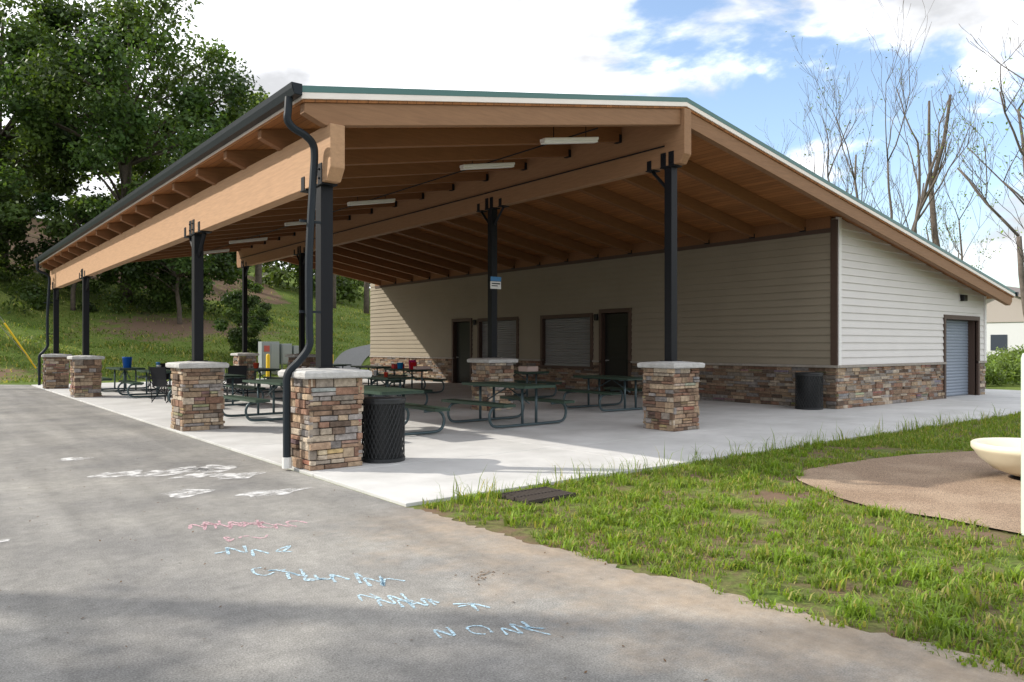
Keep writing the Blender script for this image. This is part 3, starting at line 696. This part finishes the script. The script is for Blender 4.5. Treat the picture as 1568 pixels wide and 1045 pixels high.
e=empty('utility_pole'); m=MB(); m.tube([(-7.0,12.8,-.2),(-7.0,12.8,10.8)],[.19,.14],12); m.box(-8.0,-6.0,12.74,12.86,10.1,10.22); m.obj('pole',BARK,e)
e=empty('utility_pole'); m=MB(); m.tube([(-2.4,36.6,-.2),(-2.4,36.6,12)],[.16,.11],12); m.box(-3.4,-1.4,36.54,36.66,11.1,11.22); m.obj('pole',BARK,e)
m=MB(); A=Vector((4.45,38.6,hz(4.45,38.6))); B=Vector((-2.4,36.6,11.6)); m.tube([A,B],.013,5); m.tube([A+Vector((.1,0,0)),B-Vector((0,0,2.2))],.013,5); m.obj('guy_wire',SHUT,e)
m=MB(); m.tube([A+(B-A)*.02,A+(B-A)*.19],.04,8); m.obj('guy_wire_guard',YEL,e)

# bare trees on the right
def bare(name,x,y,h,r,seed,lean=(0,0),leafn=0,spread=.42,depth=5,broken=False,lf=.5):
    rs=random.Random(seed); e=empty(name); m=MB(); tips=[]
    def br(p,d,L,r,dep):
        pts=[p];q=p;dd=d
        for i in range(4):
            dd=(dd+Vector((rs.gauss(0,.10),rs.gauss(0,.10),rs.gauss(.09,.07)))).normalized(); q=q+dd*L/4; pts.append(q)
        m.tube(pts,[r,max(.008,r*.55)],6 if dep>2 else 4)
        if dep==0: tips.append(q); return
        for i in range(rs.choice((2,3,3))):
            k=rs.choice((1,2,3,4,4)) if dep<depth else rs.choice((2,3,4)); a=rs.uniform(0,6.28)
            side=Vector((math.cos(a),math.sin(a),rs.uniform(.1,.6)))
            nd=(dd*(1-spread)+side*spread*rs.uniform(.6,1.2)).normalized()
            br(pts[k],nd,L*rs.uniform(.5,.75),r*rs.uniform(.35,.55),dep-1)
        tips.append(q)
    L=h*.42; z=hz(x,y)
    br(Vector((x,y,z-.2)),Vector((lean[0],lean[1],1)).normalized(),L if not broken else h,r,depth if not broken else 1)
    if not broken: 
        br(Vector((x+lean[0]*L,y+lean[1]*L,z+L*.92)),Vector((lean[0],lean[1],1)).normalized(),h*.36,r*.5,depth-1)
    m.obj('trunk_and_branches',PALEBARK if not broken else BARK,e,smooth=True)
    if leafn:
        tt=np.array([tuple(t) for t in tips]); sel=tt[rng.uniform(0,1,len(tt))<lf]
        if len(sel): V,c=leaves(sel,[.4]*len(sel),leafn,.06,1.6,.4); npmesh('sparse_leaves',V,4,c,LEAF,e)
bare('bare_tree',41.4,20.8,16.5,.18,3,leafn=2,lf=.3); bare('bare_tree',43.6,19.0,17,.2,11,leafn=2,lf=.3); bare('bare_tree',46.4,27.4,15,.17,5)
bare('bare_tree',38.8,18.2,14.5,.16,62)
bare('dead_snag_tree',45.5,17.3,11.2,.28,8,broken=True); bare('bare_tree',48.5,18.5,12,.14,21,leafn=8,lf=.3)
bare('bare_tree',30.6,8.9,13.5,.2,23,lean=(-.03,.05),leafn=3,lf=.3,spread=.6); bare('bare_tree',34.5,10.4,14.5,.17,91,lean=(-.02,.04),spread=.52,leafn=3,lf=.3)
bare('bare_tree',45,23.5,14.5,.14,31)
bare('bare_tree',50,21,12,.13,44)

# right background house and hedge
H=empty('house'); m=MB(); m.box(76,90,20,32,-.1,3.6); m.obj('walls',M('house_walls',(.55,.56,.58),.7),H)
m=MB(); m.exx([(19.2,3.5),(26,6.9),(32.8,3.5),(32.8,3.3),(26,6.6),(19.2,3.3)],75.3,90.7); m.obj('roof',M('shingles',(.22,.19,.175),.9,ns=3,na=.2),H)
m=MB(); m.exx([(20,3.6),(26,6.5),(32,3.6)],75.9,76); m.obj('gable',M('gable_grey',(.36,.32,.30),.7),H)
m=MB(); 
for y in (22,25.4,29): m.box(75.95,76.02,y,y+1.3,1.1,2.5)
m.obj('windows',M('glass',(.05,.06,.08),.1),H)
C=[];R=[]
for i in range(80):
    x=random.uniform(29.5,46);y=10.2+(x-31)*.36+random.uniform(-1.2,3); C.append((x,y,random.uniform(.2,1.1)));R.append(random.uniform(.4,.75))
V,c=leaves(C,R,240,.06,1.3,.5); npmesh('hedge',V,4,c,LEAF)

e=empty('electrical_cabinet'); z=hz(14.3,37.4); m=MB()
m.box(13.7,14.6,37.2,37.7,z,z+1.65); m.box(14.75,15.3,37.3,37.7,z+.5,z+1.55); m.box(15.4,15.85,37.3,37.65,z+.6,z+1.45)
m.box(13.74,14.14,37.17,37.2,z+.15,z+1.55); m.box(14.16,14.56,37.17,37.2,z+.15,z+1.55); m.box(14.8,15.25,37.27,37.3,z+.55,z+1.5)
for x in (14.85,15.15,15.5,15.75): m.tube([(x,37.5,z-.2),(x,37.5,z+.7)],.04,8)
m.obj('cabinets',GREY,e,bevel=.012)
m=MB(); m.box(13.8,14.08,37.15,37.165,z+1.15,z+1.45); m.obj('warning_label',M('label_red',(.45,.1,.08),.6),e)
for x,y in ((13.0,34.5),(16.2,34.6),(15.2,35.5)):
    m=MB(); m.lathe((x,y,0),[(.09,0),(.09,1.05),(.06,1.12),(0,1.14)],16); m.obj('yellow_bollard',YEL,smooth=True)
pp=pathc
m=MB(); q=[]
for i in range(len(pp)-1):
    p0,p1,p2,p3=[Vector((*pp[min(max(j,0),len(pp)-1)],0)) for j in (i-1,i,i+1,i+2)]
    for k in range(8):
        t=k/8; q.append(.5*((2*p1)+(p2-p0)*t+(2*p0-5*p1+4*p2-p3)*t*t+(3*p1-p0-3*p2+p3)*t**3))
vs=[];fs=[]
for i,p in enumerate(q):
    d=(q[min(i+1,len(q)-1)]-q[max(i-1,0)]).normalized(); n=Vector((-d.y,d.x,0))*.75
    for s in (-1,0,1):
        a=p+n*s; vs.append((a.x,a.y,max(hz(a.x,a.y),hz(p.x,p.y)-.1)+.06))
for i in range(len(q)-1):
    for s in (0,1): fs.append((3*i+s,3*i+s+1,3*i+s+4,3*i+s+3))
m.add(vs,fs); m.obj('footpath',M('footpath_asphalt',(.16,.16,.155),.9,ns=20,na=.2))

# ------------------------------------------------------------------ light
az=Vector((-.7071,.7071,0)); el=math.radians(33)
sd=Vector((az.x*math.cos(el),az.y*math.cos(el),math.sin(el)))
L=bpy.data.lights.new('sun','SUN'); L.energy=5.0; L.angle=math.radians(.7); L.color=(1,.93,.82)
so_=bpy.data.objects.new('sun',L); sc.collection.objects.link(so_); so_.rotation_euler=sd.to_track_quat('Z','Y').to_euler()
W=bpy.data.worlds.new('World'); sc.world=W; W.use_nodes=True; nt=W.node_tree; N=nt.nodes; K=nt.links; N.clear()
out=N.new('ShaderNodeOutputWorld'); bg=N.new('ShaderNodeBackground'); bg.inputs[1].default_value=.15
sk=N.new('ShaderNodeTexSky'); sk.sky_type='NISHITA'; sk.sun_disc=False; sk.sun_elevation=el; sk.sun_rotation=math.radians(-45); sk.dust_density=1.5
tc=N.new('ShaderNodeTexCoord'); mp=N.new('ShaderNodeMapping'); mp.inputs['Scale'].default_value=(1,1,2.2); mp.inputs['Location'].default_value=(.3,.7,.1); K.new(tc.outputs['Generated'],mp.inputs[0])
n1=N.new('ShaderNodeTexNoise'); n1.inputs['Scale'].default_value=4.2; n1.inputs['Detail'].default_value=10; n1.inputs['Roughness'].default_value=.55; n1.inputs['Distortion'].default_value=.25; K.new(mp.outputs[0],n1.inputs['Vector'])
bd=Vector((1.12,.34,.34)).normalized()
dp=N.new('ShaderNodeVectorMath'); dp.operation='DOT_PRODUCT'; dp.inputs[1].default_value=bd; K.new(tc.outputs['Generated'],dp.inputs[0])
r0=N.new('ShaderNodeMapRange'); r0.inputs[1].default_value=.89; r0.inputs[2].default_value=.99; r0.inputs[3].default_value=.09; r0.inputs[4].default_value=-.10; K.new(dp.outputs['Value'],r0.inputs[0])
ad=N.new('ShaderNodeMath'); ad.operation='ADD'; K.new(n1.outputs['Fac'],ad.inputs[0]); K.new(r0.outputs[0],ad.inputs[1])
r1=N.new('ShaderNodeMapRange'); r1.inputs[1].default_value=.41; r1.inputs[2].default_value=.53; r1.interpolation_type='SMOOTHSTEP'; K.new(ad.outputs[0],r1.inputs[0])
n2=N.new('ShaderNodeTexNoise'); n2.inputs['Scale'].default_value=4.5; n2.inputs['Detail'].default_value=8; K.new(mp.outputs[0],n2.inputs['Vector'])
r2=N.new('ShaderNodeMapRange'); r2.inputs[1].default_value=.38; r2.inputs[2].default_value=.6; r2.inputs[3].default_value=5.3; r2.inputs[4].default_value=12.5; K.new(n2.outputs['Fac'],r2.inputs[0])
cc=N.new('ShaderNodeVectorMath'); cc.operation='SCALE'; cc.inputs[0].default_value=(.98,.995,1.03); K.new(r2.outputs[0],cc.inputs['Scale'])
sks=N.new('ShaderNodeVectorMath'); sks.operation='SCALE'; sks.inputs['Scale'].default_value=1.9; K.new(sk.outputs[0],sks.inputs[0])
mx=N.new('ShaderNodeMixRGB'); K.new(r1.outputs[0],mx.inputs[0]); K.new(sks.outputs[0],mx.inputs[1]); K.new(cc.outputs[0],mx.inputs[2])
K.new(mx.outputs[0],bg.inputs[0]); K.new(bg.outputs[0],out.inputs[0])

# ------------------------------------------------------------------ camera
cam=bpy.data.cameras.new('camera'); cam.sensor_width=36; cam.lens=1164/1568*36; cam.shift_y=7.5/1568; cam.clip_end=3000; cam.clip_start=.05
co=bpy.data.objects.new('camera',cam); sc.collection.objects.link(co); co.location=(0,0,1.5); co.rotation_euler=(math.radians(90),0,math.radians(-38.44)); sc.camera=co
